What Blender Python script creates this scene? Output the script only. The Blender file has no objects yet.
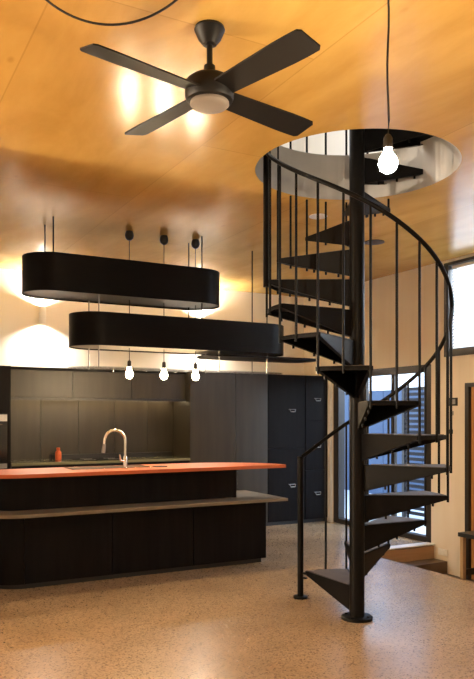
import bpy, bmesh, math, random
from mathutils import Vector, Matrix
random.seed(7)
PI = math.pi
scene = bpy.context.scene
C = scene.collection
def R(d): return math.radians(d)

# ------------------------------------------------------------ camera, sky, lights, exposure
F_PX = 714.0
YAW = math.atan2(.477, .879)                 # view direction: +Y turned towards +X
FW = Vector((math.sin(YAW), math.cos(YAW), 0)); RT = Vector((math.cos(YAW), -math.sin(YAW), 0))
cam_d = bpy.data.cameras.new('camera'); cam = bpy.data.objects.new('camera', cam_d); C.objects.link(cam)
cam.location = (0, 0, 1.4); cam.rotation_euler = (PI/2, 0, -YAW)
cam_d.sensor_fit = 'VERTICAL'; cam_d.sensor_height = 24; cam_d.lens = F_PX/679*24
cam_d.shift_y = (416-339.5)/679; cam_d.clip_start = .05
scene.camera = cam

scene.view_settings.view_transform = 'Standard'; scene.view_settings.look = 'None'
scene.view_settings.gamma = 1; scene.view_settings.use_curve_mapping = False
scene.view_settings.exposure = 0.58

w = bpy.data.worlds.new('sky'); scene.world = w; w.use_nodes = True
wn = w.node_tree.nodes; wl = w.node_tree.links
bg = wn['Background']; bg.inputs[1].default_value = 2.8
tc = wn.new('ShaderNodeTexCoord'); sx = wn.new('ShaderNodeSeparateXYZ'); cr = wn.new('ShaderNodeValToRGB')
wl.new(tc.outputs['Generated'], sx.inputs[0]); wl.new(sx.outputs[2], cr.inputs[0]); wl.new(cr.outputs[0], bg.inputs[0])
cr.color_ramp.elements[0].color = (.75, .86, 1, 1); cr.color_ramp.elements[1].color = (.30, .52, 1, 1)

def lamp(name, kind, loc, energy, color, size=.1, rot=(0, 0, 0), **kw):
    d = bpy.data.lights.new(name, kind); d.energy = energy; d.color = color
    if kind == 'AREA': d.size = size
    else: d.shadow_soft_size = size
    for k, v in kw.items(): setattr(d, k, v)
    o = bpy.data.objects.new(name, d); C.objects.link(o); o.location = loc; o.rotation_euler = rot
    return o
WARM = (1, .66, .36)
lamp('added_side_light', 'POINT', (-3.4, 4.83, 1.55), 760, (1, .83, .62), .06)  # added off-frame light that draws the shadow edge across floor and ceiling
lamp('rear_fill_light', 'POINT', (-.9, -1.6, 1.9), 35, (1, .84, .64), .25)  # added fill light behind the camera, no fitting modelled
lamp('rear_fill_light', 'POINT', (3.6, -1.6, 2.0), 35, (1, .84, .64), .25)  # second added fill behind the camera
lamp('upper_fill_light', 'POINT', (2.2, 6.0, 5.0), 150, (1, .88, .74), .3)  # added light to brighten the room above the opening
lamp('window_daylight', 'AREA', (6.9, 3.9, 3.1), 260, (.92, .96, 1), 2.4, (0, R(68), 0))
lamp('door_daylight', 'AREA', (7.2, 6.6, 3.6), 120, (.62, .78, 1), 2.2, (0, R(40), 0))

# ------------------------------------------------------------ materials
def mat(name, col=(.5, .5, .5), rough=.5, metal=0., emit=None, estr=0., spec=.5, coat=0., coat_r=.1):
    m = bpy.data.materials.new(name); m.use_nodes = True
    b = m.node_tree.nodes['Principled BSDF']
    b.inputs['Base Color'].default_value = (*col, 1); b.inputs['Roughness'].default_value = rough
    b.inputs['Metallic'].default_value = metal; b.inputs['Specular IOR Level'].default_value = spec
    b.inputs['Coat Weight'].default_value = coat; b.inputs['Coat Roughness'].default_value = coat_r
    if emit: b.inputs['Emission Color'].default_value = (*emit, 1); b.inputs['Emission Strength'].default_value = estr
    return m
def nd(m, t, **kw):
    n = m.node_tree.nodes.new(t)
    for k, v in kw.items(): setattr(n, k, v)
    return n
def vary(m, c1, c2, scale=(1, 1, 1), nscale=4., detail=6., lo=.3, hi=.7, rough=None, bump=0., distort=0.):
    """noise between two colours in object space"""
    L = m.node_tree.links.new; b = m.node_tree.nodes['Principled BSDF']
    t = nd(m, 'ShaderNodeTexCoord'); mp = nd(m, 'ShaderNodeMapping'); mp.inputs['Scale'].default_value = scale
    n = nd(m, 'ShaderNodeTexNoise'); n.inputs['Scale'].default_value = nscale; n.inputs['Detail'].default_value = detail
    n.inputs['Distortion'].default_value = distort
    r = nd(m, 'ShaderNodeValToRGB'); e = r.color_ramp.elements
    e[0].position = lo; e[0].color = (*c1, 1); e[1].position = hi; e[1].color = (*c2, 1)
    L(t.outputs['Object'], mp.inputs[0]); L(mp.outputs[0], n.inputs['Vector']); L(n.outputs['Fac'], r.inputs[0])
    L(r.outputs[0], b.inputs['Base Color'])
    if rough:
        q = nd(m, 'ShaderNodeMapRange'); q.inputs['To Min'].default_value = rough[0]; q.inputs['To Max'].default_value = rough[1]
        L(n.outputs['Fac'], q.inputs[0]); L(q.outputs[0], b.inputs['Roughness'])
    if bump:
        u = nd(m, 'ShaderNodeBump'); u.inputs['Strength'].default_value = bump; u.inputs['Distance'].default_value = .01
        L(n.outputs['Fac'], u.inputs['Height']); L(u.outputs[0], b.inputs['Normal'])
    return m, r.outputs[0]

def ceiling_ply():
    m = mat('plywood_ceiling', rough=.28, spec=.5)
    L = m.node_tree.links.new; b = m.node_tree.nodes['Principled BSDF']
    t = nd(m, 'ShaderNodeTexCoord')
    mp = nd(m, 'ShaderNodeMapping'); mp.inputs['Scale'].default_value = (2.2, .7, 1); L(t.outputs['Object'], mp.inputs[0])
    n1 = nd(m, 'ShaderNodeTexNoise'); n1.inputs['Scale'].default_value = 1.5; n1.inputs['Detail'].default_value = 6; n1.inputs['Roughness'].default_value = .6; n1.inputs['Distortion'].default_value = .35
    L(mp.outputs[0], n1.inputs['Vector'])
    r1 = nd(m, 'ShaderNodeValToRGB'); e = r1.color_ramp.elements
    e[0].position = .25; e[0].color = (.50, .285, .065, 1); e[1].position = .75; e[1].color = (.72, .455, .13, 1)
    L(n1.outputs['Fac'], r1.inputs[0])
    # sheet joints + sheet to sheet tint
    mb = nd(m, 'ShaderNodeMapping'); mb.inputs['Rotation'].default_value = (0, 0, PI/2); mb.inputs['Location'].default_value = (.35, .5, 0); L(t.outputs['Object'], mb.inputs[0])
    br = nd(m, 'ShaderNodeTexBrick'); br.inputs['Scale'].default_value = 1; br.inputs['Brick Width'].default_value = 2.4; br.inputs['Row Height'].default_value = 1.2
    br.inputs['Mortar Size'].default_value = .004; br.inputs['Color1'].default_value = (1, 1, 1, 1); br.inputs['Color2'].default_value = (.80, .75, .68, 1)
    br.inputs['Mortar'].default_value = (.55, .48, .4, 1); L(mb.outputs[0], br.inputs['Vector'])
    mx = nd(m, 'ShaderNodeMix', data_type='RGBA', blend_type='MULTIPLY'); mx.inputs[0].default_value = .5
    L(r1.outputs[0], mx.inputs[6]); L(br.outputs['Color'], mx.inputs[7])
    # knots
    mk = nd(m, 'ShaderNodeMapping'); mk.inputs['Scale'].default_value = (2.2, 1.1, 1); L(t.outputs['Object'], mk.inputs[0])
    vo = nd(m, 'ShaderNodeTexVoronoi'); vo.inputs['Scale'].default_value = 1.6; L(mk.outputs[0], vo.inputs['Vector'])
    r2 = nd(m, 'ShaderNodeValToRGB'); e = r2.color_ramp.elements
    e[0].position = .03; e[0].color = (.42, .27, .16, 1); e[1].position = .075; e[1].color = (1, 1, 1, 1); L(vo.outputs['Distance'], r2.inputs[0])
    m2 = nd(m, 'ShaderNodeMix', data_type='RGBA', blend_type='MULTIPLY'); m2.inputs[0].default_value = .3
    L(mx.outputs[2], m2.inputs[6]); L(r2.outputs[0], m2.inputs[7]); L(m2.outputs[2], b.inputs['Base Color'])
    q = nd(m, 'ShaderNodeMapRange'); q.inputs['To Min'].default_value = .17; q.inputs['To Max'].default_value = .25
    L(n1.outputs['Fac'], q.inputs[0]); L(q.outputs[0], b.inputs['Roughness'])
    u = nd(m, 'ShaderNodeBump'); u.inputs['Strength'].default_value = .12; u.inputs['Distance'].default_value = .02
    n3 = nd(m, 'ShaderNodeTexNoise'); n3.inputs['Scale'].default_value = 3; L(t.outputs['Object'], n3.inputs['Vector'])
    L(n3.outputs['Fac'], u.inputs['Height']); L(u.outputs[0], b.inputs['Normal'])
    return m
def concrete():
    m = mat('polished_concrete', rough=.27, spec=.5)
    L = m.node_tree.links.new; b = m.node_tree.nodes['Principled BSDF']
    t = nd(m, 'ShaderNodeTexCoord')
    n = nd(m, 'ShaderNodeTexNoise'); n.inputs['Scale'].default_value = 1.6; n.inputs['Detail'].default_value = 8; L(t.outputs['Object'], n.inputs['Vector'])
    r = nd(m, 'ShaderNodeValToRGB'); e = r.color_ramp.elements
    e[0].position = .3; e[0].color = (.29, .20, .115, 1); e[1].position = .7; e[1].color = (.39, .275, .165, 1); L(n.outputs['Fac'], r.inputs[0])
    v = nd(m, 'ShaderNodeTexVoronoi'); v.inputs['Scale'].default_value = 120; L(t.outputs['Object'], v.inputs['Vector'])
    rs = nd(m, 'ShaderNodeValToRGB'); e = rs.color_ramp.elements
    e[0].position = 0.; e[0].color = (.12, .10, .08, 1); e[1].position = 1.; e[1].color = (1.3, 1.25, 1.15, 1)
    e2 = rs.color_ramp.elements.new(.25); e2.color = (.92, .9, .88, 1); e3 = rs.color_ramp.elements.new(.8); e3.color = (1.05, 1.03, 1.0, 1)
    sp = nd(m, 'ShaderNodeSeparateColor'); L(v.outputs['Color'], sp.inputs[0]); L(sp.outputs[0], rs.inputs[0])
    mx = nd(m, 'ShaderNodeMix', data_type='RGBA', blend_type='MULTIPLY'); mx.inputs[0].default_value = .8
    L(r.outputs[0], mx.inputs[6]); L(rs.outputs[0], mx.inputs[7]); L(mx.outputs[2], b.inputs['Base Color'])
    return m
def glass(name='clear_glass', tint=(.95, .98, 1)):
    m = bpy.data.materials.new(name); m.use_nodes = True
    nt = m.node_tree; nt.nodes.remove(nt.nodes['Principled BSDF']); out = nt.nodes['Material Output']
    tr = nt.nodes.new('ShaderNodeBsdfTransparent'); tr.inputs[0].default_value = (*tint, 1)
    gl = nt.nodes.new('ShaderNodeBsdfGlossy'); gl.inputs['Roughness'].default_value = .02
    lw = nt.nodes.new('ShaderNodeLayerWeight'); pw = nt.nodes.new('ShaderNodeMath'); pw.operation = 'POWER'; pw.inputs[1].default_value = 4; nt.links.new(lw.outputs['Facing'], pw.inputs[0]); fr = nt.nodes.new('ShaderNodeMath'); fr.operation = 'MULTIPLY_ADD'; fr.inputs[1].default_value = .6; fr.inputs[2].default_value = .03; nt.links.new(pw.outputs[0], fr.inputs[0]); mx = nt.nodes.new('ShaderNodeMixShader'); lw.inputs[0].default_value = .5
    nt.links.new(fr.outputs[0], mx.inputs[0]); nt.links.new(tr.outputs[0], mx.inputs[1]); nt.links.new(gl.outputs[0], mx.inputs[2]); nt.links.new(mx.outputs[0], out.inputs[0])
    return m
def blind_mat():
    m = bpy.data.materials.new('white_blind'); m.use_nodes = True
    nt = m.node_tree; nt.nodes.remove(nt.nodes['Principled BSDF']); out = nt.nodes['Material Output']
    d = nt.nodes.new('ShaderNodeBsdfDiffuse'); d.inputs[0].default_value = (.9, .9, .88, 1)
    t = nt.nodes.new('ShaderNodeBsdfTranslucent'); t.inputs[0].default_value = (.92, .93, .95, 1); mx = nt.nodes.new('ShaderNodeMixShader'); mx.inputs[0].default_value = .6
    nt.links.new(d.outputs[0], mx.inputs[1]); nt.links.new(t.outputs[0], mx.inputs[2]); nt.links.new(mx.outputs[0], out.inputs[0])
    return m
M = {}
M['ply'] = ceiling_ply(); M['concrete'] = concrete(); M['glass'] = glass(); M['blind'] = blind_mat()
M['plaster'], _ = vary(mat('warm_plaster', rough=.7), (.82, .77, .69), (.85, .80, .72), nscale=1.5)
M['white_plaster'], _ = vary(mat('white_plaster', rough=.6), (.72, .70, .66), (.80, .78, .74), nscale=1.2)
M['rim'], _ = vary(mat('grey_render', rough=.6), (.38, .37, .36), (.54, .53, .51), nscale=3)
M['ply_wall'], _ = vary(mat('pale_plywood', rough=.5), (.78, .69, .57), (.82, .74, .63), scale=(1, 5, .5), nscale=2)
M['steel'], _ = vary(mat('black_steel', rough=.38, spec=.35), (.004, .0035, .003), (.007, .006, .0055), nscale=3, rough=(.30, .5))
M['tread'], _ = vary(mat('dark_tread_steel', rough=.5, spec=.5), (.0025, .002, .002), (.005, .0042, .004), nscale=6, rough=(.42, .6))
M['tread_top'], _ = vary(mat('brown_tread_top', rough=.55), (.055, .042, .034), (.085, .066, .052), nscale=14)
M['hood'], _ = vary(mat('black_painted_box', rough=.38, spec=.35), (.005, .0045, .005), (.008, .007, .0075), nscale=2, rough=(.32, .45))
M['cab'], _ = vary(mat('charcoal_veneer', rough=.42, spec=.3), (.006, .005, .0055), (.010, .0085, .0085), scale=(6, 6, .5), nscale=3, rough=(.34, .5))
M['cab_brown'], _ = vary(mat('smoked_panel', rough=.4, spec=.4), (.022, .017, .0095), (.036, .028, .017), scale=(5, 5, .5), nscale=2.2, rough=(.3, .5))
M['orange'], _ = vary(mat('orange_laminate', rough=.4), (.44, .092, .022), (.50, .112, .028), nscale=3)
M['shelf'], _ = vary(mat('stone_shelf', rough=.45), (.13, .105, .07), (.18, .145, .10), nscale=8)
for k_ in ('tread', 'steel', 'hood', 'cab'):
    M[k_].node_tree.nodes['Principled BSDF'].inputs['IOR'].default_value = 1.2
M['counter'] = mat('olive_stone_counter', (.16, .15, .09), .18)
M['chrome'] = mat('brushed_chrome', (.75, .72, .68), .2, 1)
M['steel_grey'] = mat('grey_steel', (.35, .33, .31), .35, .9)
M['black'] = mat('black_plastic', (.012, .011, .011), .4)
M['dark_frame'] = mat('dark_bronze_frame', (.022, .018, .016), .4)
M['cord'] = mat('black_cord', (.012, .01, .009), .6)
M['fan'] = mat('matt_black_fan', (.006, .005, .0045), .5, spec=.3)
M['frost'] = mat('frosted_diffuser', (.22, .19, .165), .5)
M['white'] = mat('white_paint', (.85, .84, .80), .5)
M['wood'], _ = vary(mat('orange_timber', rough=.4), (.42, .20, .07), (.54, .28, .11), scale=(6, 6, .6), nscale=2.5)
M['riser'], _ = vary(mat('timber_riser', rough=.5), (.40, .24, .12), (.50, .32, .18), scale=(.6, 1, 8), nscale=3)
M['leg_wood'] = mat('pale_timber_leg', (.42, .27, .14), .5)
M['lowfloor'], _ = vary(mat('dark_timber_floor', rough=.4), (.10, .065, .040), (.16, .10, .06), scale=(1, 6, 1), nscale=3)
M['mat'] = mat('black_door_mat', (.02, .018, .017), .9)
M['deck'], _ = vary(mat('pale_deck', rough=.6), (.62, .62, .60), (.72, .72, .70), scale=(1, 9, 1), nscale=2)
M['fence'], _ = vary(mat('blue_grey_fence', rough=.6), (.045, .075, .14), (.06, .10, .17), nscale=2)
M['slat'] = mat('dark_louvre_slat', (.025, .024, .028), .6, spec=.2)
M['bottle'] = mat('orange_bottle', (.62, .10, .02), .35)
M['bulb'] = mat('glowing_bulb', (1, .9, .7), .3, emit=(1, .74, .44), estr=480)
M['bulb_big'] = mat('glowing_pendant_bulb', (1, .9, .7), .3, emit=(1, .80, .54), estr=480)
M['led'] = mat('warm_led', (1, .9, .7), .3, emit=(1, .74, .42), estr=24)
M['lens'] = mat('white_lens', (.9, .88, .84), .3)

# ------------------------------------------------------------ mesh helpers
def sheath(bm, name, m, parent=None, smooth=False, bevel=0.):
    bmesh.ops.recalc_face_normals(bm, faces=bm.faces)
    me = bpy.data.meshes.new(name); bm.to_mesh(me); bm.free()
    me.materials.append(m)
    if smooth:
        for p in me.polygons: p.use_smooth = True
        me.set_sharp_from_angle(angle=R(40))
    o = bpy.data.objects.new(name, me); C.objects.link(o)
    if parent: o.parent = parent
    if bevel:
        b = o.modifiers.new('bevel', 'BEVEL'); b.width = bevel; b.segments = 2; b.limit_method = 'ANGLE'
    return o
def NB(): return bmesh.new()
def box(bm, x0, x1, y0, y1, z0, z1):
    vs = [bm.verts.new((x, y, z)) for z in (z0, z1) for x, y in ((x0, y0), (x1, y0), (x1, y1), (x0, y1))]
    for f in ((0, 3, 2, 1), (4, 5, 6, 7), (0, 1, 5, 4), (1, 2, 6, 5), (2, 3, 7, 6), (3, 0, 4, 7)): bm.faces.new([vs[i] for i in f])
    return bm
def prism(bm, pts, z0, z1):
    a = [bm.verts.new((x, y, z0)) for x, y in pts]; b = [bm.verts.new((x, y, z1)) for x, y in pts]
    n = len(pts); bm.faces.new(a[::-1]); bm.faces.new(b)
    for i in range(n): bm.faces.new((a[i], a[(i+1) % n], b[(i+1) % n], b[i]))
    return bm
def tube(bm, pts, r, n=10, caps=True):
    pts = [Vector(p) for p in pts]; rings = []
    up = Vector((0, 0, 1))
    for i, p in enumerate(pts):
        d = (pts[min(i+1, len(pts)-1)]-pts[max(i-1, 0)]).normalized()
        a = d.cross(up)
        if a.length < .05: a = d.cross(Vector((1, 0, 0)))
        a.normalize(); b = d.cross(a).normalized()
        rr = r[i] if isinstance(r, (list, tuple)) else r
        rings.append([bm.verts.new(p+a*rr*math.cos(2*PI*k/n)+b*rr*math.sin(2*PI*k/n)) for k in range(n)])
    for s, t in zip(rings, rings[1:]):
        for k in range(n): bm.faces.new((s[k], s[(k+1) % n], t[(k+1) % n], t[k]))
    if caps: bm.faces.new(rings[0][::-1]); bm.faces.new(rings[-1])
    return bm
def lathe(bm, prof, c=(0, 0, 0), n=32):
    """prof: list of (r,z) ; closes at r=0"""
    rings = []
    for r, z in prof:
        if r < 1e-5: rings.append([bm.verts.new((c[0], c[1], c[2]+z))])
        else: rings.append([bm.verts.new((c[0]+r*math.cos(2*PI*k/n), c[1]+r*math.sin(2*PI*k/n), c[2]+z)) for k in range(n)])
    for s, t in zip(rings, rings[1:]):
        for k in range(n):
            if len(s) == 1 and len(t) == 1: continue
            if len(s) == 1: bm.faces.new((s[0], t[k], t[(k+1) % n]))
            elif len(t) == 1: bm.faces.new((s[k], s[(k+1) % n], t[0]))
            else: bm.faces.new((s[k], s[(k+1) % n], t[(k+1) % n], t[k]))
    return bm
def panel_holes(bm, axis, p0, p1, a0, a1, z0, z1, holes):
    """solid wall with rectangular holes. axis 'x': thickness along x p0..p1, runs along y a0..a1"""
    A = sorted({a0, a1, *[h[0] for h in holes], *[h[1] for h in holes]}); Z = sorted({z0, z1, *[h[2] for h in holes], *[h[3] for h in holes]})
    for i in range(len(A)-1):
        for j in range(len(Z)-1):
            ca, cz = (A[i]+A[i+1])/2, (Z[j]+Z[j+1])/2
            if any(h[0] < ca < h[1] and h[2] < cz < h[3] for h in holes): continue
            if axis == 'x': box(bm, p0, p1, A[i], A[i+1], Z[j], Z[j+1])
            else: box(bm, A[i], A[i+1], p0, p1, Z[j], Z[j+1])
    return bm
def thing(name, label, cat, loc=(0, 0, 0), group=None):
    o = bpy.data.objects.new(name, None); C.objects.link(o); o.location = loc; o.empty_display_size = .1
    o['label'] = label; o['category'] = cat
    if group: o['group'] = group
    return o
def tag(o, label, cat, group=None):
    o['label'] = label; o['category'] = cat
    if group: o['group'] = group
    return o
def struct(o, label=None):
    o['kind'] = 'structure'
    if label: o['label'] = label; o['category'] = label.split()[-1]
    return o
def dup(root, loc, label=None):
    r = root.copy(); C.objects.link(r); r.location = loc
    if label: r['label'] = label
    for ch in list(root.children):
        c = ch.copy(); C.objects.link(c); c.parent = r
        for g in ch.children:
            d = g.copy(); C.objects.link(d); d.parent = c
    return r

# ------------------------------------------------------------ the room
CZ = 3.06; XW = 5.6; YB = 8.35; TOPZ = 3.40; SLAB = -.28
struct(sheath(prism(NB(), [(-5, -4), (4.62, -4), (4.62, 5.84), (XW, 5.84), (XW, YB), (-5, YB)], SLAB-.1, 0), 'floor', M['concrete']))
struct(sheath(box(NB(), 4.62, XW+.15, -4, 5.84, SLAB-.1, SLAB), 'floor_lower', M['lowfloor']))
struct(sheath(box(NB(), 4.622, XW, 5.815, 5.839, SLAB, -.015), 'trim_1', M['riser']))
struct(sheath(box(NB(), 4.622, XW, 5.80, 5.93, .0, .010), 'trim_2', M['white']))

struct(sheath(box(NB(), 4.95, XW, 5.62, 5.814, SLAB, -.15), 'trim_4', M['lowfloor']))
# ceiling with the round stair opening
SC = FW*4.93+RT*.828; SC.z = 0                 # stair centre on the floor
HC = FW*4.80+RT*.800                            # opening centre
HR = .678
def ceiling():
    bm = NB(); x0, x1, y0, y1 = -5, XW, -4, YB
    cx, cy = HC.x, HC.y
    an = sorted([2*PI*i/96 for i in range(96)]+[math.atan2(y-cy, x-cx) % (2*PI) for x in (x0, x1) for y in (y0, y1)])
    def outer(a):
        c, s = math.cos(a), math.sin(a); ts = []
        if c > 1e-9: ts.append((x1-cx)/c)
        if c < -1e-9: ts.append((x0-cx)/c)
        if s > 1e-9: ts.append((y1-cy)/s)
        if s < -1e-9: ts.append((y0-cy)/s)
        t = min(ts); return cx+c*t, cy+s*t
    def ring(f, z): return [bm.verts.new((*f(a), z)) for a in an]
    inn = lambda a: (cx+HR*math.cos(a), cy+HR*math.sin(a))
    il, ol, iu, ou = ring(inn, CZ), ring(outer, CZ), ring(inn, TOPZ), ring(outer, TOPZ); n = len(an)
    for i in range(n):
        j = (i+1) % n
        bm.faces.new((il[i], il[j], ol[j], ol[i])); f = bm.faces.new((iu[i], iu[j], ou[j], ou[i])); f.material_index = 1
        f = bm.faces.new((il[i], iu[i], iu[j], il[j])); f.material_index = 1
        bm.faces.new((ol[i], ou[i], ou[j], ol[j]))
    o = sheath(bm, 'ceiling', M['ply']); o.data.materials.append(M['rim']); return o
struct(ceiling())
# upper room seen through the opening
bm = panel_holes(NB(), 'y', YB, YB+.15, -1, XW, TOPZ, 5.9, [(2.2, 4.6, 4.3, 5.4)])
struct(sheath(bm, 'wall_upper_back', M['white_plaster']))
struct(sheath(box(NB(), XW, XW+.15, -1, YB, TOPZ, 5.9), 'wall_upper_right', M['white_plaster']))
struct(sheath(box(NB(), -1.15, -1, -1, YB, TOPZ, 5.9), 'wall_upper_left', M['white_plaster']))
struct(sheath(box(NB(), -1, XW, -1.15, -1, TOPZ, 5.9), 'wall_upper_front', M['white_plaster']))
struct(sheath(box(NB(), -1.15, XW+.15, -1.15, YB+.15, 5.9, 6.0), 'ceiling_upper', M['white_plaster']))
# lower walls
struct(sheath(box(NB(), -5, XW, YB, YB+.15, SLAB, CZ), 'wall_back', M['plaster']))
struct(sheath(box(NB(), -5, XW+.15, -4.15, -4, SLAB, CZ), 'wall_front', M['white_plaster']))
struct(sheath(box(NB(), -5.15, -5, -4, YB, SLAB, CZ), 'wall_left', M['white_plaster']))
# added unseen wall, its raked free end shaped to cut off the side light
bm = NB()
pr = [(5.08, 0), (YB, 0), (YB, CZ), (4.58, CZ)]
a = [bm.verts.new((.30, y, z)) for y, z in pr]; b = [bm.verts.new((.45, y, z)) for y, z in pr]
bm.faces.new(a); bm.faces.new(b[::-1])
for i in range(4): bm.faces.new((a[i], b[i], b[(i+1) % 4], a[(i+1) % 4]))
struct(sheath(bm, 'wall_light_blocker', M['plaster']))
DOOR = (5.86, 7.67, 0, 1.97); WIN = (1.9, 5.66, 2.03, 3.03); LD = (4.42, 5.36, SLAB, 1.74)
struct(sheath(panel_holes(NB(), 'x', XW, XW+.15, -4, YB, SLAB, CZ, [DOOR, WIN, LD]), 'wall_right', M['ply_wall']))

# glass sliding door
d1 = struct(sheath(panel_holes(NB(), 'x', XW+.01, XW+.11, DOOR[0], DOOR[1], 0, DOOR[3], [(5.93, 7.56, .06, 1.89)]), 'door_1', M['dark_frame']))
for y0, y1 in ((7.02, 7.12), (5.93, 5.98), (6.50, 6.56)): sheath(box(NB(), XW+.035, XW+.075, y0, y1, .06, 1.89), 'door_stile', M['dark_frame'], d1)
for y0, y1 in ((5.98, 6.50), (6.56, 7.02), (7.12, 7.56)):
    sheath(box(NB(), XW+.05, XW+.058, y0, y1, .06, 1.89), 'pane', M['glass'], d1)
struct(sheath(box(NB(), XW-.03, XW, 7.675, 7.748, 0, 1.93), 'trim_3', M['white']))
# high window with blind
w1 = struct(sheath(panel_holes(NB(), 'x', XW-.01, XW+.13, WIN[0], WIN[1], WIN[2], WIN[3], [(WIN[0]+.06, WIN[1]-.06, WIN[2]+.08, WIN[3]-.03)]), 'window_1', M['dark_frame']))
sheath(box(NB(), XW+.09, XW+.096, WIN[0]+.06, WIN[1]-.06, WIN[2]+.08, WIN[3]-.03), 'pane', M['glass'], w1)
bt = thing('venetian_blind', 'white venetian blind drawn over the high window at the top right', 'blind', (XW+.05, WIN[0]+.08, WIN[2]+.08))
bm = NB(); n = 24
for i in range(n):
    z = .015+i*.0365; 
    vs = [bm.verts.new((x, y, z+dz)) for x, dz, y in ((-.010, -.0165, 0), (-.010, -.0165, 3.6), (.010, .0165, 3.6), (.010, .0165, 0))]
    bm.faces.new(vs)
sl = sheath(bm, 'slats', M['blind'], bt)
sm = sl.modifiers.new('solid', 'SOLIDIFY'); sm.thickness = .0015
sheath(box(NB(), -.02, .02, 0, 3.6, .85, .885), 'head_rail', M['white'], bt)
# lower timber door
d2 = struct(sheath(panel_holes(NB(), 'x', XW-.015, XW+.10, LD[0]-.0, LD[1]+.0, SLAB, LD[3], [(LD[0]+.05, LD[1]-.05, SLAB, LD[3]-.04)]), 'door_2', M['dark_frame']))
sheath(box(NB(), XW+.02, XW+.06, LD[0]+.052, LD[1]-.052, SLAB+.001, LD[3]-.042), 'door_leaf', M['wood'], d2, bevel=.003)

# outside
struct(sheath(box(NB(), XW+.15, 13, 1, 15, -.12, -.02), 'ground', M['deck']))
bm = NB()
for i in range(11): box(bm, 8.4, 8.44, 4+i*1.0, 4.985+i*1.0, -.02, 1.86)
tag(sheath(bm, 'boundary_fence', M['fence']), 'blue-grey boundary fence outside behind the glass door', 'fence')
t = thing('louvre_screen', 'dark horizontal slatted screen outside the glass door', 'screen', (6.85, 6.45, -.02))
for y in (0, 1.25): sheath(box(NB(), 0, .05, y, y+.05, 0, 1.86), 'post', M['dark_frame'], t)
bm = NB()
for i in range(24): box(bm, .008, .042, .05, 1.25, .05+i*.075, .094+i*.075)
sheath(bm, 'slats', M['slat'], t)

# ------------------------------------------------------------ spiral staircase
st = thing('spiral_staircase', 'black steel spiral staircase winding up through the round ceiling opening', 'staircase', SC)
NT = 16; RISE = .213; RO = .62; PR = .052
def P(phi, r, z=0.):
    v = RT*(math.cos(R(phi))*r)+FW*(math.sin(R(phi))*r); return Vector((v.x, v.y, z))
bm = NB(); tube(bm, [(0, 0, .0), (0, 0, 4.35)], PR, 28)
pole = sheath(bm, 'central_pole', M['steel'], st, True)
bm = NB(); lathe(bm, [(0, 0), (.108, 0), (.108, .018), (.103, .022), (0, .022)], n=36)
for k in range(4): lathe(bm, [(0, .02), (.011, .02), (.011, .03), (0, .032)], c=(.082*math.cos(k*PI/2+.5), .082*math.sin(k*PI/2+.5), 0), n=6)
sheath(bm, 'base_plate', M['steel'], pole, True)
for k in range(1, NT+1):
    z = RISE*k; pa = 118-30*(k-1)+1.5; pb = pa-33
    bm = NB(); N = 8; th = .008
    ins = [P(pa+(pb-pa)*i/N, PR-.002) for i in range(N+1)]; outs = [P(pa+(pb-pa)*i/N, RO) for i in range(N+1)]
    prism(bm, [(v.x, v.y) for v in ins]+[(v.x, v.y) for v in reversed(outs)], z-th, z)
    for ph, s in ((pa, -1), (pb, 1)):      # tapered side plates, folded down from the tread
        tdir = (P(ph+90*s, 1)).normalized()*.006
        for sgn in (1,):
            q = [P(ph, PR-.004, z), P(ph, RO, z), P(ph, RO, z-.026), P(ph, PR-.004, z-.185)]
            a = [bm.verts.new(v) for v in q]; b2 = [bm.verts.new(v+tdir) for v in q]
            bm.faces.new(a); bm.faces.new(b2[::-1])
            for i in range(4): bm.faces.new((a[i], b2[i], b2[(i+1) % 4], a[(i+1) % 4]))
        # return flange
        fd = tdir.normalized()*.032
        q = [P(ph, PR+.02, z-.178), P(ph, RO, z-.026), P(ph, RO, z-.026)+fd, P(ph, PR+.02, z-.178)+fd*.6]
        a = [bm.verts.new(v) for v in q]; b2 = [bm.verts.new(v+Vector((0, 0, .005))) for v in q]
        bm.faces.new(a); bm.faces.new(b2[::-1])
        for i in range(4): bm.faces.new((a[i], b2[i], b2[(i+1) % 4], a[(i+1) % 4]))
    # outer lip
    for i in range(N):
        v0, v1 = P(pa+(pb-pa)*i/N, RO), P(pa+(pb-pa)*(i+1)/N, RO); w0, w1 = v0*.99, v1*.99
        prism(bm, [(v0.x, v0.y), (v1.x, v1.y), (w1.x, w1.y), (w0.x, w0.y)], z-.026, z)
    tr = sheath(bm, 'tread', M['tread'], st)
    # anti-slip top sheet and fixing studs
    bm = NB()
    i2 = [P(pa+(pb-pa)*(.06+.88*i/N), PR+.05) for i in range(N+1)]; o2 = [P(pa+(pb-pa)*(.04+.92*i/N), RO-.02) for i in range(N+1)]
    prism(bm, [(v.x, v.y) for v in i2]+[(v.x, v.y) for v in reversed(o2)], z, z+.004)
    sheath(bm, 'tread_surface', M['tread_top'], tr)
    for rr in (.2, .36, .52):
        bm = NB()
        zz = z-.185+(.159)*(rr-PR)/(RO-PR); c = P(pb, rr)-P(pb+90, 1)*-.016
        lathe(bm, [(0, zz-.022), (.008, zz-.02), (.008, zz+.006), (0, zz+.006)], c=(c.x, c.y, 0), n=8); sheath(bm, 'fixing_stud', M['steel'], tr)
KN = [(124, 1.07), (118, 1.10), (90, 1.33), (60, 1.53), (10, 1.90), (-16, 2.13), (-50, 2.40), (-90, 2.67), (-135, 2.93), (-180, 3.235), (-330, 4.28)]
def railz(phi):
    for (a, za), (b, zb) in zip(KN, KN[1:]):
        if phi >= b: return za+(zb-za)*(phi-a)/(b-a)
    return KN[-1][1]
RR = .628
def sm_rail(phi): return sum(railz(phi+d) for d in (-12, -6, 0, 6, 12))/5
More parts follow.
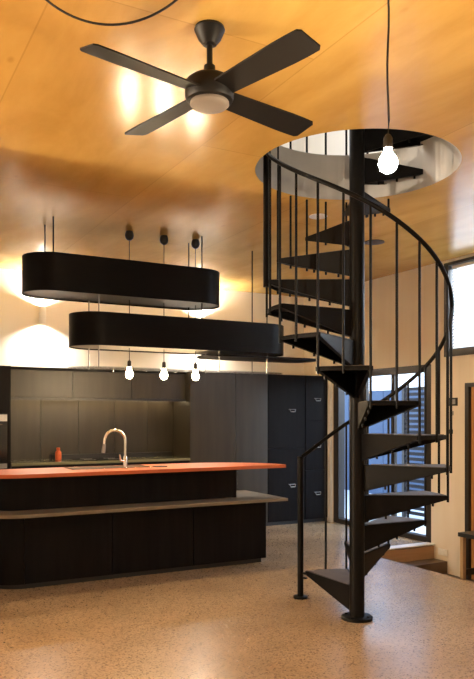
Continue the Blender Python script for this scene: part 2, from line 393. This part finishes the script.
tube(bmr := NB(), [P(121-3*i, RR, sm_rail(121-3*i)) for i in range(int(451/3)+1)], .0145, 10)
sheath(bmr, 'handrail', M['steel'], st, True)
for j in range(1, 30):
    ph = 118-15*j; k = j//2+1
    z0 = RISE*(k-1) if j % 2 == 0 else RISE*k
    if k-1 >= NT: break
    bm = NB(); tube(bm, [P(ph, RR-.006, z0-.045), P(ph, RR-.006, sm_rail(ph))], .0085, 8)
    for zz in ({z0, RISE*k} if j % 2 == 0 else {z0}):
        tube(bm, [P(ph, RO-.03, zz-.014), P(ph, RR, zz-.014)], .009, 8)
    sheath(bm, 'baluster', M['steel'], st, True)
bm = NB(); tube(bm, [P(-182, RR, RISE*11-.05), P(-182, RR, sm_rail(-182)+.0)], .019, 12); tube(bm, [P(-182, RO-.03, RISE*11-.014), P(-182, RR, RISE*11-.014)], .012, 8)
sheath(bm, 'guard_post', M['steel'], st, True)
npz = P(121, .66)
bm = NB(); tube(bm, [npz, npz+Vector((0, 0, 1.075))], .024, 18); lathe(bm, [(.024, 1.07), (.026, 1.075), (.024, 1.09), (0, 1.094)], c=npz, n=18)
nw = sheath(bm, 'newel_post', M['steel'], st, True)
sheath(lathe(NB(), [(0, 0), (.056, 0), (.056, .014), (.05, .018), (0, .018)], c=npz, n=28), 'base_plate', M['steel'], nw, True)
q0 = P(119, RO-.01, RISE-.02)
bm = NB(); tube(bm, [q0, npz+Vector((0, 0, RISE-.02))], .01, 8); tube(bm, [q0+Vector((0, 0, -.035)), npz+Vector((0, 0, RISE-.055))], .008, 8)
sheath(bm, 'bracket', M['steel'], nw, True)

# ------------------------------------------------------------ kitchen
def capsule(x0, x1, y0, y1, n=16):
    r = (y1-y0)/2; cy = (y0+y1)/2; pts = []
    for i in range(n+1): a = -PI/2+PI*i/n; pts.append((x1-r+r*math.cos(a), cy+r*math.sin(a)))
    for i in range(n+1): a = PI/2+PI*i/n; pts.append((x0+r+r*math.cos(a), cy+r*math.sin(a)))
    return pts
def hood(name, label, x0, x1, z0, z1):
    t = thing(name, label, 'bulkhead', (0, 0, z0)); y0, y1 = 5.85, 6.35
    bm = NB(); o = capsule(x0, x1, y0, y1, 24); i = capsule(x0+.008, x1-.008, y0+.008, y1-.008, 24); h = z1-z0; n = len(o)
    A = [[bm.verts.new((x, y, z)) for x, y in p] for p, z in ((o, 0), (o, h), (i, h), (i, 0))]
    for k in range(n):
        l = (k+1) % n
        for s in range(4): e = (s+1) % 4; bm.faces.new((A[s][k], A[s][l], A[e][l], A[e][k]))
    sheath(bm, 'side_band', M['hood'], t, True)
    ii = capsule(x0+.009, x1-.009, y0+.009, y1-.009, 24)
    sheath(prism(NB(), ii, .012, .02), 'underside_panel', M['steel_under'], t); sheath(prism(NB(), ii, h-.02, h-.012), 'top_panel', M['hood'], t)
    return t
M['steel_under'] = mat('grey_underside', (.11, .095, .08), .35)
up = hood('hanging_bulkhead', 'upper black capsule-shaped box hanging from the ceiling over the kitchen island', 1.27, 3.09, 2.43, 2.745)
lo = hood('hanging_bulkhead', 'lower longer black capsule-shaped box hanging above the three pendant bulbs', 1.67, 3.80, 2.00, 2.285)
def rods(parent, x, zb, zt, z0, m='steel_grey'):
    for y in (5.95, 6.24):
        sheath(tube(NB(), [(x, y, zb-z0), (x, y, zt-z0)], .006, 8), 'suspension_rod', M[m], parent, True)
rods(up, 1.49, 2.735, CZ, 2.43, 'steel')
for x, zt in ((1.88, 2.44), (2.86, CZ), (3.56, CZ)): 
    rods(lo, x, 2.27, zt, 2.00, 'steel' if zt == CZ else 'steel_grey')
sf = thing('hanging_shelf', 'thin glass shelf hung on rods below the lower black box', 'shelf', (0, 0, 1.815))
sheath(prism(NB(), capsule(1.66, 3.79, 5.87, 6.33), 0, .008), 'shelf_plate', M['glass'], sf)
for x in (1.88, 3.04, 3.56): rods(sf, x, 1.815, 2.01, 1.815)
s2 = tag(sheath(prism(NB(), capsule(2.9, 4.20, 5.87, 6.33), 1.955, 1.972), 'extension_plate', M['hood']), 'thin dark rounded plate jutting right from beneath the lower hanging box', 'plate')

def pendant(x, y, label, zb=1.80, first=None):
    if first: return dup(first, (x, y, CZ), label)
    t = thing('pendant_light', label, 'pendant light', (x, y, CZ), 'bare bulb pendants over the island')
    sheath(lathe(NB(), [(0, 0), (.030, 0), (.038, -.022), (.040, -.045), (.034, -.066), (.018, -.082), (0, -.086)], n=24), 'canopy', M['black'], t, True)
    sheath(tube(NB(), [(0, 0, -.07), (0, 0, zb-CZ+.09)], .0035, 6), 'cord', M['cord'], t, True)
    sheath(lathe(NB(), [(0, .105), (.008, .10), (.017, .09), (.019, .035), (0, .03)], c=(0, 0, zb-CZ), n=20), 'lamp_holder', M['black'], t, True)
    sheath(lathe(NB(), [(0, .035), (.013, .034), (.016, .015), (.030, -.012), (.033, -.03), (.026, -.052), (.012, -.062), (0, -.064)], c=(0, 0, zb-CZ), n=20), 'bulb', M['bulb'], t, True)
    return t
pl = pendant(2.21, 6.1, 'leftmost of the three lit bare bulb pendants over the island')
pendant(2.545, 6.1, 'middle one of the three lit bare bulb pendants over the island', first=pl)
pendant(2.865, 6.1, 'rightmost of the three lit bare bulb pendants over the island', first=pl)

# island
isl = thing('kitchen_island', 'black kitchen island with a rounded left end under an orange worktop', 'island', (0, 0, 0))
def round_rect(x0, x1, y0, y1, r, rr=0., n=10):
    """rounded left corners r, right corners rr"""
    pts = []
    def arc(cx, cy, rad, a0):
        if rad < 1e-4: pts.append((cx, cy)); return
        for i in range(n+1): a = a0+PI/2*i/n; pts.append((cx+rad*math.cos(a), cy+rad*math.sin(a)))
    arc(x1-rr, y0+rr, rr, -PI/2); arc(x1-rr, y1-rr, rr, 0); arc(x0+r, y1-r, r, PI/2); arc(x0+r, y0+r, r, PI)
    return pts
sheath(prism(NB(), round_rect(1.03, 3.47, 5.91, 6.5, .22), 0, .04), 'toe_kick', M['black'], isl, True)
sheath(prism(NB(), round_rect(.98, 3.51, 5.89, 6.52, .25), .04, .595), 'lower_carcass', M['cab'], isl, True)
for x0, x1 in ((1.24, 1.975), (1.98, 2.735), (2.74, 3.508)):
    sheath(box(NB(), x0, x1-.004, 5.872, 5.890, .045, .59), 'door_panel', M['cab'], isl, bevel=.0015)
sheath(prism(NB(), round_rect(.92, 3.66, 5.73, 6.56, .32, .0), .595, .62), 'ledge_shelf', M['shelf'], isl)
sheath(prism(NB(), round_rect(1.04, 3.26, 6.02, 6.48, .2), .62, .90), 'upper_carcass', M['cab'], isl, True)
sheath(box(NB(), 3.266, 3.272, 6.02, 6.40, .62, .90), 'glass_end', M['glass'], isl)
# worktop with tapering right end
pts = [(3.72, 5.86)]
for i in range(1, 13): a = PI/2*i/12; pts.append((3.72-.9*(1-math.cos(a)), 5.86+.0+.66*math.sin(a)))
pts += [(x, y) for x, y in round_rect(.90, 3.2, 5.85, 6.52, .34)[2:]]+[(3.66, 5.85)]
SK = (1.72, 2.42, 6.14, 6.42)
bm = NB()
def loop(p): 
    v = [bm.verts.new((x, y, .90)) for x, y in p]; return [bm.edges.new((v[i], v[(i+1) % len(v)])) for i in range(len(v))]
ed = loop(pts)+loop([(SK[0], SK[2]), (SK[1], SK[2]), (SK[1], SK[3]), (SK[0], SK[3])])
bmesh.ops.triangle_fill(bm, use_beauty=True, use_dissolve=False, edges=ed)
ex = bmesh.ops.extrude_face_region(bm, geom=list(bm.faces), use_keep_orig=True)
bmesh.ops.translate(bm, vec=(0, 0, .03), verts=[v for v in ex['geom'] if isinstance(v, bmesh.types.BMVert)])
wt = sheath(bm, 'worktop', M['orange'])
tag(wt, 'long orange worktop lying on the black kitchen island', 'worktop')
sk = thing('sink', 'steel sink set into the orange worktop behind the tap', 'sink', (0, 0, .93))
bm = NB(); x0, x1, y0, y1 = SK
panel = [(x0-.015, x0+.006, y0-.015, y1+.015), (x1-.006, x1+.015, y0-.015, y1+.015), (x0, x1, y0-.015, y0+.006), (x0, x1, y1-.006, y1+.015)]
for q in panel: box(bm, *q, 0, .004)
sheath(bm, 'rim', M['chrome'], sk)
bm = NB(); e = .004
for q in ((x0+.001, x0+e, y0+.001, y1-.001), (x1-e, x1-.001, y0+.001, y1-.001), (x0+e, x1-e, y0+.001, y0+e), (x0+e, x1-e, y1-e, y1-.001)): box(bm, *q, -.029, .0)
box(bm, x0+.001, x1-.001, y0+.001, y1-.001, -.0295, -.027)
sheath(bm, 'basin', M['steel_grey'], sk)
tp = thing('kitchen_tap', 'tall chrome gooseneck kitchen tap standing on the orange worktop', 'tap', (2.16, 6.07, .93))
path = [(0, 0, 0), (0, 0, .12), (0, 0, .25)]
for i in range(1, 13): a = PI*i/12; path.append((-.095+.095*math.cos(a), 0, .25+.095*math.sin(a)))
path += [(-.192, 0, .22)]
sheath(tube(NB(), path, .0125, 14), 'spout', M['chrome'], tp, True)
sheath(tube(NB(), [(-.192, 0, .225), (-.196, 0, .19), (-.202, 0, .145)], [.014, .0165, .0165], 14), 'spray_head', M['steel_grey'], tp, True)
sheath(lathe(NB(), [(0, 0), (.026, 0), (.026, .006), (.019, .012), (.019, .105), (.0135, .115), (0, .115)], n=24), 'body', M['chrome'], tp, True)
sheath(tube(NB(), [(0, 0, .07), (-.045, -.01, .075), (-.055, -.012, .13)], [.011, .010, .007], 10), 'lever', M['chrome'], tp, True)
tag(sheath(box(NB(), 2.47, 2.58, 6.10, 6.20, .93, .938), 'tray', M['black'], bevel=.002), 'small flat black tray lying on the orange worktop right of the tap', 'tray')

# rear kitchen wall units
YC = 7.75; YP = 8.24
tall = thing('tall_cabinet', 'tall dark cabinet with two plain full-height doors right of the splashback niche', 'cabinet', (3.57, YC, 0))
sheath(box(NB(), 0, 1.08, .02, YB-YC-.005, .05, 1.93), 'carcass', M['cab_brown'], tall); sheath(box(NB(), 0, 1.08, .05, .5, 0, .05), 'plinth', M['black'], tall)
for a, b2 in ((.003, .615), (.619, 1.077)):
    dr = sheath(box(NB(), a, b2, 0, .02, .055, 1.925), 'door', M['cab_brown'], tall, bevel=.0015)
    if a < .1: sheath(box(NB(), .585, .600, -.008, -.0002, .90, 1.06), 'recessed_handle', M['black'], dr, bevel=.003)
def drawer_col(x0, wd, rows, label, handles):
    t = thing('drawer_cabinet', label, 'cabinet', (x0, YC, 0))
    sheath(box(NB(), 0, wd, .02, YB-YC-.005, .05, 1.93), 'carcass', M['cab'], t); sheath(box(NB(), 0, wd, .05, .5, 0, .05), 'plinth', M['black'], t)
    zs = [.055]+rows+[1.925]
    for z0, z1 in zip(zs, zs[1:]):
        dr = sheath(box(NB(), .003, wd-.003, 0, .02, z0+.002, z1-.002), 'door', M['cab'], t, bevel=.0015)
        for hx, hz in handles:
            if z0 < hz < z1:
                bm = NB(); w2 = .045
                tube(bm, [(hx-w2, -.001, hz), (hx-w2, -.022, hz), (hx-w2*.7, -.03, hz-.03), (hx+w2*.7, -.03, hz-.03), (hx+w2, -.022, hz), (hx+w2, -.001, hz)], .005, 8)
                tube(bm, [(hx-w2, -.004, hz), (hx+w2, -.004, hz)], .004, 6)
                sheath(bm, 'handle', M['steel_grey'], dr, True)
    return t
drawer_col(4.655, .56, [.985], 'dark cabinet with two stacked doors and two small metal handles', [(.355, 1.485), (.355, .52)])
drawer_col(5.220, .375, [.69, 1.335], 'narrow dark cabinet with three stacked fronts beside the glass door', [(.185, 1.63), (.185, 1.02), (.185, .40)])
# niche: upper cupboards, splashback, counter
bench = thing('base_cabinet', 'low dark base cabinet run along the rear wall behind the island', 'cabinet', (1.50, YC, 0))
sheath(box(NB(), 0, 2.068, .02, .59, .05, .87), 'carcass', M['cab'], bench); sheath(box(NB(), 0, 2.068, .05, .5, 0, .05), 'plinth', M['black'], bench)
for i in range(4): sheath(box(NB(), .002+i*.517, .515+i*.517, 0, .02, .055, .865), 'door', M['cab'], bench, bevel=.0015)
tag(sheath(box(NB(), 1.50, 3.568, YC-.01, YP, .87, .90), 'counter', M['counter'], bevel=.002), 'dark olive stone counter along the splashback under the cupboards', 'counter')
uc = thing('wall_cupboard', 'row of dark wall cupboards above the lit splashback niche', 'cupboard', (1.50, YC, 1.60))
sheath(box(NB(), 0, 2.068, .14, .59, 0, .33), 'carcass', M['cab'], uc)
for i in range(3): sheath(box(NB(), .002+i*.689, .686+i*.689, .12, .139, .004, .30), 'door', M['cab_brown'], uc, bevel=.0015)
sheath(box(NB(), 0, 2.068, .10, .139, .302, .33), 'top_rail', M['cab'], uc)
sheath(box(NB(), .05, 2.02, .40, .425, -.006, 0), 'led_strip', M['led'], uc)
sheath(box(NB(), 0, 2.068, .118, .139, -.026, .002), 'light_lip', M['black'], uc)
sb = thing('splashback', 'smoked brown panelled splashback behind the rear counter', 'splashback', (1.50, YP, .90))
xs = [0, .42, .86, 1.30, 1.72, 2.068]
for a, b2 in zip(xs, xs[1:]): sheath(box(NB(), a+.002, b2-.002, 0, .02, .0, .685), 'panel', M['cab_brown'], sb, bevel=.0015)
sheath(box(NB(), 0, 2.068, .02, .10, 0, .70), 'backing', M['black'], sb)
tag(sheath(box(NB(), 2.02, 3.53, YP-.035, YP-.004, .90, .955), 'upstand', M['black']), 'low black upstand along the foot of the splashback', 'upstand')
ck = thing('cooktop', 'black glass cooktop set on the rear counter', 'cooktop', (2.25, YC+.06, .90))
sheath(box(NB(), 0, .60, 0, .38, 0, .006), 'glass_plate', mat('black_glass', (.01, .01, .01), .08), ck, bevel=.002)
for x, y in ((.15, .11), (.15, .27), (.43, .11), (.43, .27)): sheath(lathe(NB(), [(.062, .0062), (.065, .0068), (.068, .0062)], c=(x, y, 0), n=24), 'burner_ring', M['steel_grey'], ck)
b1 = thing('bottle', 'small orange bottle standing on the rear counter against the splashback', 'bottle', (2.085, 8.10, .90))
sheath(lathe(NB(), [(0, 0), (.032, 0), (.035, .006), (.035, .085), (.028, .10), (.017, .108), (.017, .118), (0, .118)], n=24), 'body', M['bottle'], b1, True)
sheath(lathe(NB(), [(0, .118), (.02, .118), (.02, .14), (0, .142)], n=20), 'cap', M['bottle'], b1, True)
ov = thing('oven_cabinet', 'tall oven cabinet at the left edge with pale steel oven strips', 'cabinet', (.90, YC, 0))
sheath(box(NB(), 0, .597, .02, .59, .05, 1.93), 'carcass', M['cab'], ov); sheath(box(NB(), 0, .597, .05, .5, 0, .05), 'plinth', M['black'], ov)
for z0, z1 in ((.06, .84), (1.43, 1.925)): sheath(box(NB(), .003, .594, 0, .02, z0, z1), 'door', M['cab'], ov, bevel=.0015)
of = sheath(box(NB(), .003, .560, 0, .02, .845, 1.425), 'oven_door', mat('oven_glass', (.012, .011, .01), .12), ov, bevel=.002)
sheath(box(NB(), .01, .555, -.006, -.0005, 1.345, 1.415), 'control_panel', M['steel_grey'], of); sheath(box(NB(), .01, .555, -.006, -.0005, .85, .90), 'lower_trim', M['steel_grey'], of)
sheath(tube(NB(), [(.06, 0, 1.31), (.06, -.035, 1.31), (.50, -.035, 1.31), (.50, 0, 1.31)], .008, 8), 'oven_handle', M['chrome'], of, True)

# wall lights washing the rear wall up and down
def wall_light(x, label):
    t = thing('wall_light', label, 'wall light', (x, YB, 2.56), 'up-and-down wall lights on the rear wall')
    bm = NB(); lathe(bm, [(.036, -.09), (.040, -.09), (.040, .09), (.036, .09)], c=(0, -.07, 0), n=24); lathe(bm, [(0, -.005), (.036, -.005), (.036, .005), (0, .005)], c=(0, -.07, 0), n=24)
    box(bm, -.015, .015, -.035, 0, -.03, .03)
    sheath(bm, 'housing', M['white'], t, True)
    for s in (1, -1):
        bm = NB(); lathe(bm, [(0, .05*s), (.03, .05*s), (.03, .058*s), (0, .06*s)], c=(0, -.07, 0), n=16)
        sheath(bm, 'led_lens', M['lens'], t)
        l = lamp('wall_light_beam', 'SPOT', (x, YB-.075, 2.50+.10*s), 120, (1, .92, .80), .02, (0 if s < 0 else PI, 0, 0), spot_size=R(150), spot_blend=.9)
        l.parent = t; l.location = (0, -.07, .10*s)
    return t
wall_light(1.95, 'white up-and-down wall light glowing left of the hanging boxes')
wall_light(3.96, 'up-and-down wall light behind the right end of the hanging boxes')

# ------------------------------------------------------------ ceiling fan
fc = FW*3.05+RT*(-.117); fan = thing('ceiling_fan', 'matt black four-blade ceiling fan with a round frosted light', 'ceiling fan', (fc.x, fc.y, CZ))
sheath(lathe(NB(), [(0, 0), (.062, 0), (.066, -.012), (.050, -.05), (.030, -.075), (0, -.08)], n=32), 'canopy', M['fan'], fan, True)
sheath(lathe(NB(), [(0, -.06), (.013, -.06), (.013, -.16), (.024, -.165), (.026, -.20), (0, -.2)], n=20), 'downrod', M['fan'], fan, True)
sheath(lathe(NB(), [(0, -.205), (.05, -.205), (.085, -.22), (.102, -.235), (.105, -.245), (.105, -.30), (.098, -.315), (.085, -.32), (0, -.32)], n=40), 'motor_housing', M['fan'], fan, True)
sheath(lathe(NB(), [(.082, -.318), (.084, -.33), (.076, -.338), (.05, -.345), (0, -.347)], n=40), 'light_diffuser', M['frost'], fan, True)
for k, ph in enumerate((41, 131, 221, 311)):
    bm = NB(); N = 14; zc = -.282
    u = RT*math.cos(R(ph))+FW*math.sin(R(ph)); v = Vector((-u.y, u.x, 0)); prev = None
    for i in range(N+1):
        s = i/N; r = .085+.505*s
        hw = .052+.014*min(1, s*1.4)
        if i == N: hw *= .78
        if i == N-1: r += .022; hw *= .97
        tilt = -.22
        ring = []
        for a, tz in ((-1, .0035), (1, .0035), (1, -.0035), (-1, -.0035)):
            p = u*r+v*(a*hw*math.cos(tilt)); ring.append(bm.verts.new((p.x, p.y, zc+a*hw*math.sin(tilt)+tz)))
        if prev:
            for q in range(4): bm.faces.new((prev[q], prev[(q+1) % 4], ring[(q+1) % 4], ring[q]))
        else: bm.faces.new(ring[::-1])
        prev = ring
    bm.faces.new(prev)
    bl = sheath(bm, 'blade', M['fan'], fan)

# near pendant in front of the stair opening
pc = FW*2.75+RT*(.2115*2.75)
pz = 1.4+256*2.75/714
big = thing('pendant_light', 'single lit bulb hanging on a long black cord in front of the round opening', 'pendant light', (pc.x, pc.y, CZ))
sheath(lathe(NB(), [(0, 0), (.045, 0), (.048, -.008), (.044, -.022), (0, -.026)], n=28), 'canopy', M['black'], big, True)
zz = pz-CZ
cp = [(0, 0, -.02)]+[(.004*math.sin(i*1.1), 0, -.02+(zz+.10)*i/8) for i in range(1, 8)]+[(0, 0, zz+.09)]
sheath(tube(NB(), cp, .0042, 8), 'cord', M['cord'], big, True)
sheath(lathe(NB(), [(0, .10), (.008, .098), (.017, .085), (.018, .045), (0, .04)], c=(0, 0, zz), n=20), 'lamp_holder', M['black'], big, True)
sheath(lathe(NB(), [(0, .045), (.014, .043), (.017, .03), (.033, .005), (.037, -.014), (.030, -.036), (.015, -.048), (0, -.05)], c=(0, 0, zz), n=24), 'bulb', M['bulb_big'], big, True)

# swagged cord under the ceiling
A = FW*2.72+RT*(-.285*2.72); B = FW*2.70+RT*(-.062*2.70)
sw = thing('swagged_cord', 'black cable sagging in a loop between two hooks on the ceiling', 'cable', (A.x, A.y, CZ))
pts = []
for i in range(25):
    s = i/24; p = (B-A)*s; pts.append((p.x, p.y, -.02-.155*(1-(2*s-1)**2)**.85))
sheath(tube(NB(), pts, .0048, 8), 'cable', M['cord'], sw, True)
for p in (Vector((0, 0, 0)), B-A):
    sheath(tube(NB(), [(p.x, p.y, 0), (p.x, p.y, -.014), (p.x+.01, p.y, -.024), (p.x, p.y, -.032), (p.x-.01, p.y, -.022)], .003, 6), 'hook', M['black'], sw, True)

# recessed fittings near the opening
d = thing('downlight', 'round white recessed downlight in the ceiling left of the stair pole', 'downlight', (3.42, 4.89, CZ))
sheath(lathe(NB(), [(.055, 0), (.075, 0), (.075, -.006), (.055, -.004)], n=32), 'bezel', M['white'], d, True)
sheath(lathe(NB(), [(0, -.003), (.056, -.003), (.056, 0), (0, 0)], n=32), 'lens', M['lens'], d)
d = thing('ceiling_speaker', 'round black recessed ceiling fitting right of the stair pole', 'speaker', (4.40, 5.36, CZ))
sheath(lathe(NB(), [(.078, 0), (.095, 0), (.095, -.007), (.078, -.005)], n=32), 'bezel', M['black'], d, True)
sheath(lathe(NB(), [(0, -.004), (.079, -.004), (.079, 0), (0, 0)], n=32), 'grille', M['dark_frame'], d)

# fittings on the right wall
def plate(name, y, z, wy, hz, m, label, cat, dark=None):
    t = thing(name, label, cat, (XW, y, z))
    sheath(box(NB(), -.012, 0, -wy/2, wy/2, -hz/2, hz/2), 'plate', M[m], t, bevel=.002)
    if dark: sheath(box(NB(), -.020, -.012, -wy*.32, wy*.32, -hz*.3, hz*.3), dark[0], M[dark[1]], t, bevel=.001)
plate('intercom', 5.53, 1.55, .12, .085, 'black', 'small dark intercom on the pale wall beside the glass door, topmost of three', 'intercom', ('screen', 'steel_grey'))
plate('light_switch', 5.55, 1.43, .045, .045, 'steel_grey', 'small square grey switch directly below the dark intercom', 'switch', ('button', 'black'))
plate('light_switch', 5.56, 1.235, .045, .045, 'black', 'small black switch on the pale wall, lowest of three fittings', 'switch', ('button', 'dark_frame'))
plate('power_outlet', 5.68, -.06, .13, .07, 'plaster2' if 'plaster2' in M else 'white', 'pale power outlet low on the wall beside the step', 'outlet', ('socket', 'white'))

bn = thing('hall_bench', 'dark-topped bench with a pale timber side on the lower floor before the timber door', 'bench', (5.24, 4.1, SLAB))
sheath(box(NB(), 0, .34, 0, 1.02, .50, .54), 'top', M['black'], bn, bevel=.003)
for y in (.02, .96): 
    sheath(box(NB(), .01, .05, y, y+.04, 0, .50), 'leg', M['leg_wood'], bn, bevel=.003); sheath(box(NB(), .29, .33, y, y+.04, 0, .50), 'leg', M['leg_wood'], bn, bevel=.003)
sheath(box(NB(), .05, .29, .97, .99, .12, .18), 'rail', M['black'], bn)
tag(sheath(box(NB(), 4.75, 5.35, 5.13, 5.52, SLAB, SLAB+.015), 'door_mat', M['mat'], bevel=.004), 'black mat on the lower floor below the step', 'mat')
